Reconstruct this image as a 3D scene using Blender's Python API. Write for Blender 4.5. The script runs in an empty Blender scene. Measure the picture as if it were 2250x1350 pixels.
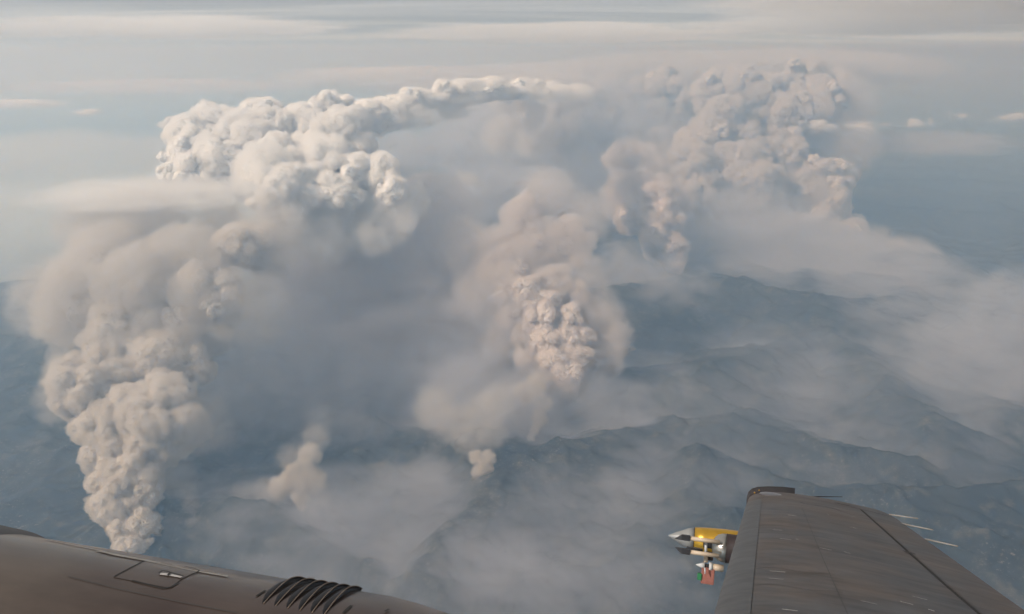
import bpy, bmesh, math, random
import numpy as np
from mathutils import Vector, Matrix
from mathutils.kdtree import KDTree

sc = bpy.context.scene
C = sc.collection
random.seed(7)
R = math.radians

# ------------------------------------------------------------------ camera, sky, sun, exposure
HAZE_TOP = 330.0
F, PITCH, G = 1766.0, R(17.7), 4500.0        # focal length in photo pixels, tilt, height above the valley floor
cam = bpy.data.objects.new('camera', bpy.data.cameras.new('camera'))
C.objects.link(cam)
cam.data.sensor_width = 36
cam.data.lens = 36 * F / 2250
cam.data.clip_start = 0.05
cam.data.clip_end = 600000
cam.rotation_euler = (math.pi / 2 - PITCH, 0, 0)
sc.camera = cam

SUN_EL, SUN_AZ = R(38), R(-114)              # azimuth from +Y (view) towards +X
world = bpy.data.worlds.new('World')
sc.world = world
world.use_nodes = True
nt = world.node_tree
bg = nt.nodes['Background']
sky = nt.nodes.new('ShaderNodeTexSky')
sky.sky_type = 'NISHITA'
sky.sun_disc = False
sky.sun_elevation = SUN_EL
sky.sun_rotation = SUN_AZ
sky.altitude = 5000
sky.dust_density = 2.5
# thin streaky overcast of cirrus, laid out on a level sheet overhead
tc = nt.nodes.new('ShaderNodeTexCoord')
sep = nt.nodes.new('ShaderNodeSeparateXYZ')
nt.links.new(tc.outputs['Generated'], sep.inputs[0])
zz = nt.nodes.new('ShaderNodeMath'); zz.operation = 'MAXIMUM'; zz.inputs[1].default_value = 0.0
nt.links.new(sep.outputs[2], zz.inputs[0])
za = nt.nodes.new('ShaderNodeMath'); za.operation = 'ADD'; za.inputs[1].default_value = 0.035
nt.links.new(zz.outputs[0], za.inputs[0])
comb = nt.nodes.new('ShaderNodeCombineXYZ')
for i in (0, 1):
    dv = nt.nodes.new('ShaderNodeMath'); dv.operation = 'DIVIDE'
    nt.links.new(sep.outputs[i], dv.inputs[0]); nt.links.new(za.outputs[0], dv.inputs[1])
    nt.links.new(dv.outputs[0], comb.inputs[i])
mp = nt.nodes.new('ShaderNodeMapping'); mp.inputs['Scale'].default_value = (0.10, 0.42, 1)
mp.inputs['Rotation'].default_value = (0, 0, R(-14))
nt.links.new(comb.outputs[0], mp.inputs[0])
cn = nt.nodes.new('ShaderNodeTexNoise'); cn.inputs['Scale'].default_value = 1.1
cn.inputs['Detail'].default_value = 6; cn.inputs['Roughness'].default_value = 0.55; cn.inputs['Distortion'].default_value = 0.6
nt.links.new(mp.outputs[0], cn.inputs[0])
cr = nt.nodes.new('ShaderNodeMapRange')
cr.inputs['From Min'].default_value = 0.36; cr.inputs['From Max'].default_value = 0.66
cr.inputs['To Min'].default_value = 0.0; cr.inputs['To Max'].default_value = 1.0
nt.links.new(cn.outputs[0], cr.inputs[0])
deck = nt.nodes.new('ShaderNodeMixRGB')
deck.inputs[1].default_value = (4.2, 4.15, 4.1, 1); deck.inputs[2].default_value = (7.2, 6.9, 6.5, 1)
nt.links.new(cr.outputs[0], deck.inputs[0])
mx = nt.nodes.new('ShaderNodeMixRGB'); mx.inputs[0].default_value = 0.8
nt.links.new(deck.outputs[0], mx.inputs[2]); nt.links.new(sky.outputs[0], mx.inputs[1])
nt.links.new(mx.outputs[0], bg.inputs[0])
bg.inputs[1].default_value = 0.1

SUN_DIR = Vector((math.sin(SUN_AZ) * math.cos(SUN_EL), math.cos(SUN_AZ) * math.cos(SUN_EL), math.sin(SUN_EL)))
sl = bpy.data.lights.new('sun', 'SUN')
sl.energy = 4.6
sl.angle = R(0.5)
sl.color = (1.0, 0.915, 0.83)
so = bpy.data.objects.new('sun', sl)
C.objects.link(so)
so.rotation_euler = SUN_DIR.to_track_quat('Z', 'Y').to_euler()

vs = sc.view_settings
vs.view_transform = 'Standard'; vs.look = 'None'; vs.gamma = 1; vs.use_curve_mapping = False
vs.exposure = -0.16
cy = sc.cycles
cy.max_bounces = 7; cy.volume_bounces = 5; cy.volume_step_rate = 2.0; cy.diffuse_bounces = 3; cy.transparent_max_bounces = 48
cy.use_denoising = True
cy.use_adaptive_sampling = True; cy.adaptive_threshold = 0.06; cy.adaptive_min_samples = 16

# ------------------------------------------------------------------ helpers
def ray(px, py):
    x = (px - 1125) / F; y = (675 - py) / F
    return Vector((x, math.cos(PITCH) + y * math.sin(PITCH), -math.sin(PITCH) + y * math.cos(PITCH)))

def at(px, py, Y):
    d = ray(px, py); return d * (Y / d.y)

def ground_at(px, py, h=0.0):
    d = ray(px, py); return d * ((-G + h) / d.z)

def tag(o, label=None, cat=None, group=None, kind=None):
    if label: o['label'] = label
    if cat: o['category'] = cat
    if group: o['group'] = group
    if kind: o['kind'] = kind
    return o

def empty(name, loc, label, cat, group=None):
    o = bpy.data.objects.new(name, None); C.objects.link(o)
    o.location = loc; o.empty_display_size = 1
    return tag(o, label, cat, group)

def link(name, me, parent=None, m=None):
    o = bpy.data.objects.new(name, me); C.objects.link(o)
    if parent is not None:
        o.parent = parent
        o.matrix_parent_inverse = Matrix.Translation(-parent.location)
    if m is not None:
        if not me.materials: me.materials.append(None)
        o.material_slots[0].link = 'OBJECT'; o.material_slots[0].material = m
    return o

def mesh_from(name, verts, faces, smooth=True):
    me = bpy.data.meshes.new(name)
    me.from_pydata([tuple(v) for v in verts], [], faces)
    me.validate()
    me.polygons.foreach_set('use_smooth', np.full(len(me.polygons), smooth, dtype=bool))
    me.update()
    return me

def new_mat(name):
    m = bpy.data.materials.new(name); m.use_nodes = True
    n = m.node_tree; n.nodes.clear()
    return m, n, n.nodes.new('ShaderNodeOutputMaterial')

def volume_mat(name, color, density, aniso=0.0):
    m, n, o = new_mat(name)
    p = n.nodes.new('ShaderNodeVolumePrincipled')
    p.inputs['Color'].default_value = (*color, 1); p.inputs['Density'].default_value = density
    p.inputs['Anisotropy'].default_value = aniso
    n.links.new(p.outputs[0], o.inputs['Volume'])
    return m

def cloud_mat(name, color, density, scale=2.2, wisp=1.1, detail=3.0):
    """uneven smoke: thins out towards the hull of its billow, broken up by noise"""
    m, n, o = new_mat(name)
    p = n.nodes.new('ShaderNodeVolumePrincipled')
    p.inputs['Color'].default_value = (*color, 1)
    def math_(op, a, b=None):
        k = n.nodes.new('ShaderNodeMath'); k.operation = op
        for i, v in enumerate((a, b)):
            if v is None: continue
            if isinstance(v, (int, float)): k.inputs[i].default_value = v
            else: n.links.new(v, k.inputs[i])
        return k.outputs[0]
    tcn = n.nodes.new('ShaderNodeTexCoord'); oi = n.nodes.new('ShaderNodeObjectInfo')
    ln = n.nodes.new('ShaderNodeVectorMath'); ln.operation = 'LENGTH'; n.links.new(tcn.outputs['Object'], ln.inputs[0])
    sm_ = n.nodes.new('ShaderNodeVectorMath'); sm_.operation = 'ADD'
    rv = n.nodes.new('ShaderNodeCombineXYZ')
    for i in range(3): n.links.new(math_('MULTIPLY', oi.outputs['Random'], 37.0 + 11 * i), rv.inputs[i])
    n.links.new(tcn.outputs['Object'], sm_.inputs[0]); n.links.new(rv.outputs[0], sm_.inputs[1])
    t = n.nodes.new('ShaderNodeTexNoise'); t.inputs['Scale'].default_value = scale; t.inputs['Detail'].default_value = detail
    t.inputs['Roughness'].default_value = 0.55
    n.links.new(sm_.outputs[0], t.inputs['Vector'])
    nz = math_('MULTIPLY', math_('SUBTRACT', t.outputs[0], 0.5), wisp * 2)
    fall = math_('MULTIPLY', math_('SUBTRACT', 0.95, ln.outputs['Value']), 1.6)
    d = n.nodes.new('ShaderNodeMapRange'); d.interpolation_type = 'SMOOTHSTEP'
    d.inputs['From Min'].default_value = 0.05; d.inputs['From Max'].default_value = 0.75
    d.inputs['To Max'].default_value = density
    n.links.new(math_('ADD', fall, math_('MULTIPLY', nz, math_('MINIMUM', math_('MULTIPLY', fall, 2.5), 1.0))), d.inputs[0])
    n.links.new(d.outputs[0], p.inputs['Density'])
    n.links.new(p.outputs[0], o.inputs['Volume'])
    return m

def core_mat(name, color):
    m, n, o = new_mat(name)
    d = n.nodes.new('ShaderNodeBsdfDiffuse'); t = n.nodes.new('ShaderNodeBsdfTranslucent'); x = n.nodes.new('ShaderNodeMixShader')
    for k in (d, t): k.inputs[0].default_value = (*color, 1)
    x.inputs[0].default_value = 0.25
    n.links.new(d.outputs[0], x.inputs[1]); n.links.new(t.outputs[0], x.inputs[2]); n.links.new(x.outputs[0], o.inputs[0])
    return m

# vectorised gradient noise
_rng = np.random.default_rng(3)
_perm = np.concatenate([_rng.permutation(512)] * 2)
_grad = _rng.uniform(0, 2 * math.pi, 512)
_gx, _gy = np.cos(_grad), np.sin(_grad)
def perlin(x, y):
    xi = np.floor(x).astype(int); yi = np.floor(y).astype(int)
    xf = x - xi; yf = y - yi
    xi &= 511; yi &= 511
    u = xf * xf * xf * (xf * (xf * 6 - 15) + 10); v = yf * yf * yf * (yf * (yf * 6 - 15) + 10)
    def g(ix, iy, dx, dy):
        h = _perm[_perm[ix & 511] + (iy & 511)]
        return _gx[h] * dx + _gy[h] * dy
    a = g(xi, yi, xf, yf); b = g(xi + 1, yi, xf - 1, yf)
    c = g(xi, yi + 1, xf, yf - 1); d = g(xi + 1, yi + 1, xf - 1, yf - 1)
    return (a + u * (b - a)) * (1 - v) + (c + u * (d - c)) * v
def fbm(x, y, octs=5, ridged=False):
    s = np.zeros_like(x); a = 1.0; f = 1.0; w = np.ones_like(x)
    for i in range(octs):
        n = perlin(x * f + 17.3 * i, y * f - 9.1 * i)
        if ridged:
            n = (1 - np.abs(n) * 2) ** 2 * w; w = np.clip(n * 1.4, 0, 1)
        s += a * n; a *= 0.5; f *= 2.03
    return s

# ------------------------------------------------------------------ terrain
RIDGES = [
    ([(1225, 978), (1390, 930), (1500, 905), (1640, 915), (1850, 962), (1990, 985)], 270, 560),
    ([(1375, 806), (1500, 800), (1590, 785), (1700, 757), (1800, 705), (1900, 765), (1960, 845), (2050, 900)], 380, 800),
    ([(780, 1400), (950, 1205), (1090, 1047), (1185, 985)], 260, 430),
    ([(330, 1080), (460, 1086), (600, 1112), (720, 1172), (830, 1250)], 240, 380),
    ([(1830, 1066), (2000, 1060), (2130, 1050), (2300, 1045)], 260, 420),
    ([(-80, 632), (60, 606), (115, 598), (240, 610)], 700, 1500),
    ([(-100, 760), (60, 735), (200, 745)], 420, 1100),
    ([(1250, 640), (1500, 600), (1640, 615), (1800, 640)], 620, 1300),
    ([(1500, 1000), (1640, 1010), (1800, 1060)], 200, 380),
    ([(900, 1330), (1150, 1260), (1400, 1190), (1600, 1120)], 170, 450),
]
RW = [([ground_at(x, y, h).xy for x, y in pts], h, w) for pts, h, w in RIDGES]

def height(x, y):
    wx = x + 500 * perlin(x / 1900, y / 1900); wy = y + 500 * perlin(x / 1900 + 40, y / 1900 + 9)
    far = np.clip((np.hypot(x, y) - 25000) / 60000, 0, 1)
    z = -220 + 175 * fbm(wx / 3300, wy / 3300, 6, True) * (1 - far) + 60 * fbm(x / 9000, y / 9000, 3)
    best = np.zeros_like(x)
    for pts, h, w in RW:
        dmin = np.full_like(x, 1e9)
        for a, b in zip(pts[:-1], pts[1:]):
            ax, ay = a; bx, by = b
            dx, dy = bx - ax, by - ay
            t = np.clip(((wx * .35 + x * .65 - ax) * dx + (wy * .35 + y * .65 - ay) * dy) / (dx * dx + dy * dy), 0, 1)
            dmin = np.minimum(dmin, np.hypot(wx * .35 + x * .65 - ax - t * dx, wy * .35 + y * .65 - ay - t * dy))
        best = np.maximum(best, h * np.exp(-(dmin / w) ** 1.35))
    z = z * (1 - 0.5 * np.clip(best / 300, 0, 1)) + best
    z += 48 * fbm(x / 620, y / 620, 5, True) - 36 + 13 * fbm(x / 150, y / 150, 2, True)
    return z - G

def build_terrain():
    az = np.radians(np.linspace(-56, 56, 560))
    rg = np.concatenate([np.linspace(2600, 24000, 640, endpoint=False), np.geomspace(24000, 190000, 110)])
    A, Q = np.meshgrid(az, rg)
    X = Q * np.sin(A); Y = Q * np.cos(A); Z = height(X, Y)
    n, k = Q.shape
    co = np.stack([X, Y, Z], -1).reshape(-1, 3)
    i = np.arange(n * k).reshape(n, k)
    fc = np.stack([i[:-1, :-1], i[:-1, 1:], i[1:, 1:], i[1:, :-1]], -1).reshape(-1, 4)
    me = bpy.data.meshes.new('terrain')
    me.vertices.add(len(co)); me.vertices.foreach_set('co', co.ravel().astype(np.float32))
    me.loops.add(fc.size); me.loops.foreach_set('vertex_index', fc.ravel().astype(np.int32))
    me.polygons.add(len(fc)); me.polygons.foreach_set('loop_start', np.arange(0, fc.size, 4, dtype=np.int32))
    me.polygons.foreach_set('use_smooth', np.ones(len(fc), dtype=bool))
    me.update(calc_edges=True)
    return me

def terrain_mat():
    m, n, o = new_mat('forest_slopes')
    b = n.nodes.new('ShaderNodeBsdfDiffuse')
    tcn = n.nodes.new('ShaderNodeNewGeometry')
    def noise(scale, detail, rough=0.6):
        t = n.nodes.new('ShaderNodeTexNoise'); t.inputs['Scale'].default_value = scale; t.inputs['Detail'].default_value = detail
        t.inputs['Roughness'].default_value = rough
        n.links.new(tcn.outputs['Position'], t.inputs['Vector']); return t
    def ramp(src, a, b_):
        r = n.nodes.new('ShaderNodeMapRange'); r.inputs['From Min'].default_value = a; r.inputs['From Max'].default_value = b_
        n.links.new(src.outputs[0], r.inputs[0]); return r
    def mix(fac, c1, c2):
        k = n.nodes.new('ShaderNodeMixRGB'); n.links.new(fac.outputs[0], k.inputs[0])
        for j, c in ((1, c1), (2, c2)):
            if isinstance(c, tuple): k.inputs[j].default_value = (*c, 1)
            else: n.links.new(c.outputs[0], k.inputs[j])
        return k
    c = mix(ramp(noise(0.0012, 5), 0.35, 0.68), (0.020, 0.025, 0.024), (0.046, 0.050, 0.047))
    c = mix(ramp(noise(0.0045, 6, 0.7), 0.52, 0.66), c, (0.10, 0.095, 0.078))
    rock = n.nodes.new('ShaderNodeMath'); rock.operation = 'MULTIPLY'
    n.links.new(ramp(noise(0.026, 6, 0.75), 0.57, 0.66).outputs[0], rock.inputs[0])
    n.links.new(ramp(noise(0.0017, 3), 0.42, 0.60).outputs[0], rock.inputs[1])
    c = mix(rock, c, (0.27, 0.25, 0.225))
    n.links.new(c.outputs[0], b.inputs[0]); n.links.new(b.outputs[0], o.inputs[0])
    return m

TM = terrain_mat()
me = build_terrain(); me.materials.append(TM)
tag(link('terrain', me), kind='structure')
def box_mesh(name, lo, hi):
    bm = bmesh.new(); bmesh.ops.create_cube(bm, size=1)
    for v in bm.verts: v.co = Vector([(lo[i] + hi[i]) / 2 + v.co[i] * (hi[i] - lo[i]) for i in range(3)])
    me = bpy.data.meshes.new(name); bm.to_mesh(me); bm.free(); return me
me = mesh_from('plain', [(-300e3, -150e3, -G - 420), (300e3, -150e3, -G - 420), (300e3, 300e3, -G - 420), (-300e3, 300e3, -G - 420)], [(0, 1, 2, 3)])
me.materials.append(TM)
tag(link('plain', me), kind='structure')

# ------------------------------------------------------------------ air: one even box of haze
me = box_mesh('haze', (-280e3, -60e3, -G - 422), (280e3, 280e3, HAZE_TOP))
hm = volume_mat('haze_air', (0.47, 0.71, 1.0), 6.2e-5, 0.5)
for nd in hm.node_tree.nodes:
    if nd.type == 'PRINCIPLED_VOLUME': nd.inputs['Absorption Color'].default_value = (1, 1, 1, 1)
me.materials.append(hm)
tag(link('haze', me), kind='stuff')

# ------------------------------------------------------------------ billow shapes
def puff(seed, sub, levels, nb=16, rc=(.35, .72), rr=(.3, .52)):
    rng = np.random.default_rng(seed)
    bm = bmesh.new(); bmesh.ops.create_icosphere(bm, subdivisions=sub, radius=1)
    me = bpy.data.meshes.new('billow'); bm.to_mesh(me); bm.free()
    n = len(me.vertices); co = np.empty(n * 3); me.vertices.foreach_get('co', co)
    d = co.reshape(-1, 3); d /= np.linalg.norm(d, axis=1)[:, None]
    def sph(k):
        v = rng.normal(size=(k, 3)); return v / np.linalg.norm(v, axis=1)[:, None]
    c = sph(nb) * rng.uniform(*rc, (nb, 1)); rho = rng.uniform(*rr, nb)
    r = np.full(n, .5)
    for ci, ri in zip(c, rho):
        b = d @ ci; q = b * b - ci @ ci + ri * ri
        r = np.maximum(r, np.where(q > 0, b + np.sqrt(np.maximum(q, 0)), 0))
    p = d * r[:, None]
    for k, amp in levels:
        s = sph(k * 3) * rng.uniform(.5, 1.1, (k * 3, 1)); cell = 1.9 / math.sqrt(k)
        kd = KDTree(len(s))
        for i, q in enumerate(s): kd.insert(q, i)
        kd.balance()
        f = np.array([kd.find(q)[2] for q in p])
        p = p + d * (amp * (np.sqrt(np.maximum(0, 1 - (f / cell) ** 2)) - .5))[:, None]
    me.vertices.foreach_set('co', p.ravel())
    me.polygons.foreach_set('use_smooth', np.ones(len(me.polygons), dtype=bool)); me.update()
    return me

CRISP = [puff(s, 6, ((220, .10), (1000, .055), (5000, .028)), 46, (.3, .8), (.14, .5)) for s in (0, 1, 2, 3)]
MID = [puff(s, 6, ((160, .11), (900, .055), (4000, .024)), 36, (.3, .78), (.16, .5)) for s in (11, 12, 13)]
SOFT = [puff(21, 3, (), 60, (.45, .5), (.5, .52))]

KIND = {  # shape set, density, core scale
    'c': (CRISP, 0.014, 0.84),
    'm': (MID, 0.0085, 0.72),
    'n': (MID, 0.0042, 0.30),
    's': (SOFT, 0.0030, 0.0),
    'v': (SOFT, 0.0011, 0.0),
    'w': (SOFT, 0.0004, 0.0),
}
_mats = {}
def smoke_mats(tint, dens, scale=1.0):
    key = (tint, round(dens * scale, 6))
    if key not in _mats:
        if dens < 0.0035: _mats[key] = cloud_mat('smoke_volume', tint, dens * scale * 1.6, *((2.6, 1.7, 4.5) if dens < 0.0008 else (2.2, 1.1, 3.0)))
        else: _mats[key] = volume_mat('smoke_volume', tint, dens * scale)
    ck = ('core', tint)
    if ck not in _mats:
        _mats[ck] = core_mat('smoke_core', tuple(min(.96, .97 * c ** 1.35) for c in tint))
    return _mats[key], _mats[ck]

def billows(root, specs, tint, dscale=1.0, sat=0, part='billow'):
    """specs: (px, py, radius px, range Y, kind[, squash])"""
    for s in specs:
        px, py, rp, Y, kind = s[:5]; sq = s[5] if len(s) > 5 else (1, 1, 1)
        c = at(px, py, Y); r = rp / F * c.length
        lst = [(c, r, kind)]
        if sat and kind in 'cm':
            for _ in range(sat):
                v = Vector((random.gauss(0, 1) * sq[0], random.gauss(0, 1) * sq[1], random.gauss(0, 1) * sq[2])).normalized()
                v = Vector((v.x * sq[0], v.y * sq[1], v.z * sq[2]))
                lst.append((c + v * r * random.uniform(.7, .95), r * random.uniform(.22, .45), 'c'))
        for c_, r_, k_ in lst:
            shapes, dens, core = KIND[k_]
            bf = min((0.7, 1.0, 1.6, 2.5, 4.0), key=lambda q: abs(math.log(q * r_ / 380))) if k_ in 'nsm' else 1.0
            vm, cm = smoke_mats(tint, dens, dscale * bf)
            if k_ == 'n' and r_ < 160: core = 0
            o = link(part, random.choice(shapes), root, vm)
            o.location = c_
            o.rotation_euler = ((random.uniform(0, 6.28), random.uniform(0, 6.28), random.uniform(0, 6.28)) if sq == (1, 1, 1)
                                else (0, 0, random.choice((0, math.pi)) + random.uniform(-.1, .1)))
            j = [random.uniform(.82, 1.22) for _ in range(3)] if sq == (1, 1, 1) and k_ in 'cmn' else (1, 1, 1)
            o.scale = (r_ * sq[0] * j[0], r_ * sq[1] * j[1], r_ * sq[2] * j[2])
            if core:
                q = bpy.data.objects.new('core', o.data); C.objects.link(q); q.parent = o
                q.scale = (core,) * 3
                q.material_slots[0].link = 'OBJECT'; q.material_slots[0].material = cm

def plume(name, base, label, cat, specs, tint, group=None, **k):
    root = empty(name, base, label, cat, group)
    billows(root, specs, tint, **k)
    return root

BEIGE = (0.80, 0.765, 0.72)
PINK = (0.86, 0.815, 0.79)
GREY = (0.83, 0.81, 0.795)
WHITE = (0.995, 0.99, 0.98)
GS = 'smoke plumes rising from the fires'

# --- the tall plume at the left
def yl(y): return 6500 + (1215 - y) * 3.6
spec = [(292, 1205, 38), (268, 1160, 36), (315, 1150, 38), (262, 1105, 46), (318, 1085, 48), (245, 1050, 52),
        (300, 1030, 60), (225, 990, 58), (300, 965, 70), (355, 935, 62), (215, 930, 62), (285, 900, 60), (345, 880, 72), (400, 900, 44)]
spec = [(x, y, r * random.choice((.8, 1, 1.2)), yl(y), 'c') for x, y, r in spec]
spec += [(345, 925, 88, yl(925) - 80, 'c'), (250, 960, 80, yl(960) + 60, 'c'), (275, 1080, 70, yl(1080) + 60, 'c'), (180, 860, 70, yl(860), 'c')]
spec += [(370, 1060, 80, yl(1060) + 400, 'v'), (430, 930, 90, yl(930) + 400, 'v'), (140, 880, 70, yl(880) + 400, 'v'), (540, 680, 110, yl(680) + 300, 'v'), (600, 520, 110, yl(520) + 300, 'v'), (120, 660, 110, yl(660) + 400, 'v')]
spec += [(x, y, r, yl(y) + d, k) for x, y, r, d, k in [
    (180, 870, 58, 0, 'c'), (165, 820, 48, 150, 'm'), (240, 820, 80, 100, 'm'), (340, 790, 85, 100, 'm'), (410, 800, 62, 200, 'm'),
    (270, 735, 90, 200, 'm'), (390, 705, 100, 200, 'n'), (300, 650, 110, 300, 'n'), (180, 690, 105, 300, 'n'),
    (140, 650, 70, 300, 's'), (480, 640, 85, 200, 'm'), (420, 580, 100, 300, 'n'), (540, 545, 78, 200, 'm'), (585, 570, 55, 300, 's'),
    (230, 570, 110, 600, 'n'), (190, 500, 80, 900, 's'), (330, 500, 120, 900, 's'), (480, 500, 80, 900, 's'), (150, 830, 60, 200, 's'), (460, 720, 70, 300, 'n')]]
plume('smoke_plume', ground_at(285, 1215), 'tall beige smoke plume at left, billowing up from beside the engine cowling', 'smoke plume', spec, BEIGE, GS, sat=1)

# --- white pyrocumulus over it
def yc(y): return 10500 + (420 - y) * 12
spec = [(400, 350, 45), (440, 320, 55), (375, 382, 28), (430, 378, 38), (500, 290, 55), (545, 330, 60), (490, 360, 50), (560, 270, 40),
        (610, 300, 60), (620, 370, 65), (560, 385, 50), (680, 270, 50), (725, 245, 36), (690, 330, 60), (745, 310, 52), (700, 385, 60),
        (640, 420, 55), (765, 345, 40), (790, 385, 48), (830, 395, 45), (740, 420, 50), (860, 420, 40), (580, 260, 36), (640, 255, 40)]
spec = [(x, y, r * random.choice((.85, 1.1, 1.3)), yc(y) + random.uniform(-150, 150), 'c') for x, y, r in spec]
spec += [(560, 330, 85, yc(300), 'm'), (660, 320, 85, yc(290), 'm'), (600, 400, 75, yc(410), 'm'), (720, 360, 75, yc(380), 'm'), (480, 345, 62, yc(340), 'm')]
spec += [(800, 250, 45, 13200, 'c', (1.3, 1, .7)), (870, 240, 45, 13600, 'c', (1.3, 1, .7)), (940, 218, 42, 14000, 'm', (1.4, 1, .7)), (1010, 208, 46, 14400, 'm', (1.3, 1, .7)), (830, 262, 60, 13300, 'm', (1.3, 1, .7)), (900, 250, 60, 13600, 's', (1.4, 1, .7)), (980, 230, 60, 14200, 's', (1.4, 1, .7)), (1040, 200, 36, 14600, 'c', (1.2, 1, .7)), (1075, 198, 46, 15200, 'm', (1.3, 1, .6)), (1115, 202, 40, 15700, 'm', (1.3, 1, .6)), (1155, 200, 42, 16300, 'n', (1.4, 1, .65)), (1205, 202, 44, 17000, 'n', (1.4, 1, .65)), (1260, 204, 42, 18000, 's', (1.5, 1, .6)), (1095, 186, 18, 15300, 'c'), (1140, 186, 16, 15900, 'c'), (1185, 186, 15, 16500, 'm'), (975, 200, 26, 14100, 'c'), (905, 222, 28, 13700, 'c'),
         (850, 465, 80, 10800, 'n'), (760, 470, 85, 10700, 'n'), (660, 470, 75, 10600, 'n'), (890, 440, 55, 11200, 'n'), (820, 510, 70, 10600, 's'), (720, 520, 80, 10500, 's')]
plume('cumulus_cloud', at(620, 420, 10500), 'bright white cauliflower cloud capping the left smoke plume', 'cloud', spec, WHITE, dscale=1.3, sat=1)

# --- centre plume
def ym(y): return 8900 + (960 - y) * 4.2
spec = [(1245, 815, 40), (1215, 790, 45), (1265, 780, 42), (1195, 745, 42), (1245, 745, 48), (1275, 745, 34), (1185, 705, 45), (1255, 695, 38),
        (1170, 665, 42), (1205, 660, 30), (1150, 640, 36), (1170, 625, 30)]
spec = [(x, y, r, ym(y), 'm' if i % 3 == 2 else 'c') for i, (x, y, r) in enumerate(spec)]
spec += [(1228, 845, 34, ym(845), 'n'), (1250, 850, 30, ym(850), 'n'), (1205, 838, 30, ym(838), 'n'), (1130, 690, 42, ym(690) + 100, 'n'), (1150, 740, 40, ym(740) + 100, 'n'), (1170, 790, 40, ym(790) + 100, 'n'), (1295, 780, 38, ym(780) + 100, 'n'), (1120, 640, 40, ym(640) + 100, 'n'), (1215, 620, 46, ym(620) + 100, 'n'), (1265, 650, 42, ym(650) + 150, 'n')]
spec += [(x, y, r, ym(y) + 300, k) for x, y, r, k in [
    (1140, 590, 80, 'n'), (1110, 560, 70, 'n'), (1180, 530, 85, 'n'), (1240, 540, 65, 'n'), (1150, 490, 70, 'n'), (1150, 462, 42, 'n'), (1090, 600, 60, 's'), (1255, 515, 45, 'n'),
    (1270, 620, 90, 'v'), (1310, 700, 90, 'v'), (1060, 640, 90, 'v'), (1200, 430, 80, 'v'), (1020, 540, 90, 'v'), (1290, 480, 70, 'v'), (1350, 740, 56, 's'), (1335, 785, 56, 's'), (1300, 690, 56, 's'), (1220, 860, 60, 'v'), (1120, 690, 70, 'v'), (1100, 760, 70, 'v'), (1300, 850, 60, 'v')]]
plume('smoke_plume', ground_at(1230, 880), 'pinkish smoke plume in the middle with a crisp knobbly core', 'smoke plume', spec, PINK, GS)

# --- far right column
def yr(y): return 19500 + (530 - y) * 9
spec = [(1840, 520, 42), (1870, 500, 28), (1800, 500, 45), (1830, 460, 42), (1790, 455, 35), (1820, 420, 42), (1850, 385, 30), (1780, 400, 48), (1740, 385, 50),
        (1720, 350, 55), (1660, 400, 60), (1620, 370, 60), (1690, 320, 60), (1640, 310, 60), (1580, 390, 55), (1540, 360, 60), (1560, 300, 60), (1530, 420, 45),
        (1520, 320, 42), (1600, 250, 60), (1560, 220, 50), (1660, 240, 60), (1620, 195, 50), (1720, 260, 55), (1780, 255, 50), (1720, 215, 46), (1790, 222, 46), (1830, 230, 36), (1680, 185, 40), (1575, 190, 35)]
spec = [(x, y, r, yr(y) + random.uniform(-450, 450), 'c' if i % 4 else 'm') for i, (x, y, r) in enumerate(spec)]
spec += [(1850, 190, 40, 23500, 'm'), (1770, 170, 45, 23500, 'm'), (1650, 380, 110, 22500, 'n'), (1600, 280, 100, 23500, 'n'), (1740, 300, 100, 23500, 'n'), (1560, 420, 80, 21500, 'n'), (1720, 440, 90, 21200, 'n'), (1680, 235, 70, 24000, 'n'), (1800, 440, 60, 20400, 'n'), (1830, 410, 34, 20300, 'c'), (1845, 365, 22, 20500, 'c'), (1808, 375, 34, 20600, 'c'), (1760, 430, 36, 20400, 'c'), (1815, 480, 34, 19800, 'c'), (1775, 500, 34, 19700, 'c'), (1850, 515, 26, 19500, 'c'), (1700, 510, 120, 20500, 'v'), (1600, 490, 130, 20800, 'v'), (1500, 460, 110, 21000, 'v'), (1850, 330, 90, 22000, 'v'), (1760, 560, 110, 19500, 'v'), (1870, 230, 70, 23000, 'v'), (1480, 380, 90, 22500, 'v'), (1880, 522, 34, 19600, 'n'), (1925, 560, 70, 19300, 'v'), (1990, 600, 90, 18800, 'v')]
plume('smoke_plume', ground_at(1880, 535), 'huge grey cauliflower smoke column at far right', 'smoke plume', spec, GREY, GS, sat=1)

# --- the column behind it to the left
spec = [(1420, 230, 50), (1470, 200, 50), (1440, 180, 35), (1500, 230, 42), (1400, 255, 36), (1480, 260, 40)]
spec = [(x, y, r, 25500 + (230 - y) * 10, 'c') for x, y, r in spec]
spec += [(1115, 215, 50, 18500, 'n'), (1160, 205, 42, 19500, 'n'), (1150, 250, 55, 19500, 'n'), (1210, 205, 48, 21500, 'n'), (1220, 255, 65, 21500, 'n'), (1265, 200, 42, 23500, 'n'), (1290, 250, 60, 23500, 'n'), (1330, 190, 40, 25500, 'n'), (1350, 250, 60, 25000, 'n'), (1180, 300, 65, 20500, 's'), (1250, 310, 65, 22000, 's'), (1235, 192, 30, 21500, 'n'), (1100, 195, 34, 17500, 'n'), (1140, 190, 30, 19000, 'n'), (1100, 300, 55, 19000, 's'),
         (1330, 210, 40, 27000, 'm', (1.5, 1, .7)), (1280, 230, 40, 27000, 's', (1.5, 1, .6)), (1400, 310, 60, 24500, 'n'), (1450, 340, 70, 23500, 'n'), (1380, 370, 80, 22500, 'n'), (1290, 370, 75, 23000, 'n'), (1300, 310, 60, 24500, 's')]
plume('smoke_plume', at(1440, 420, 22000), 'paler smoke column behind and left of the huge grey one', 'smoke plume', spec, GREY, GS)

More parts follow.
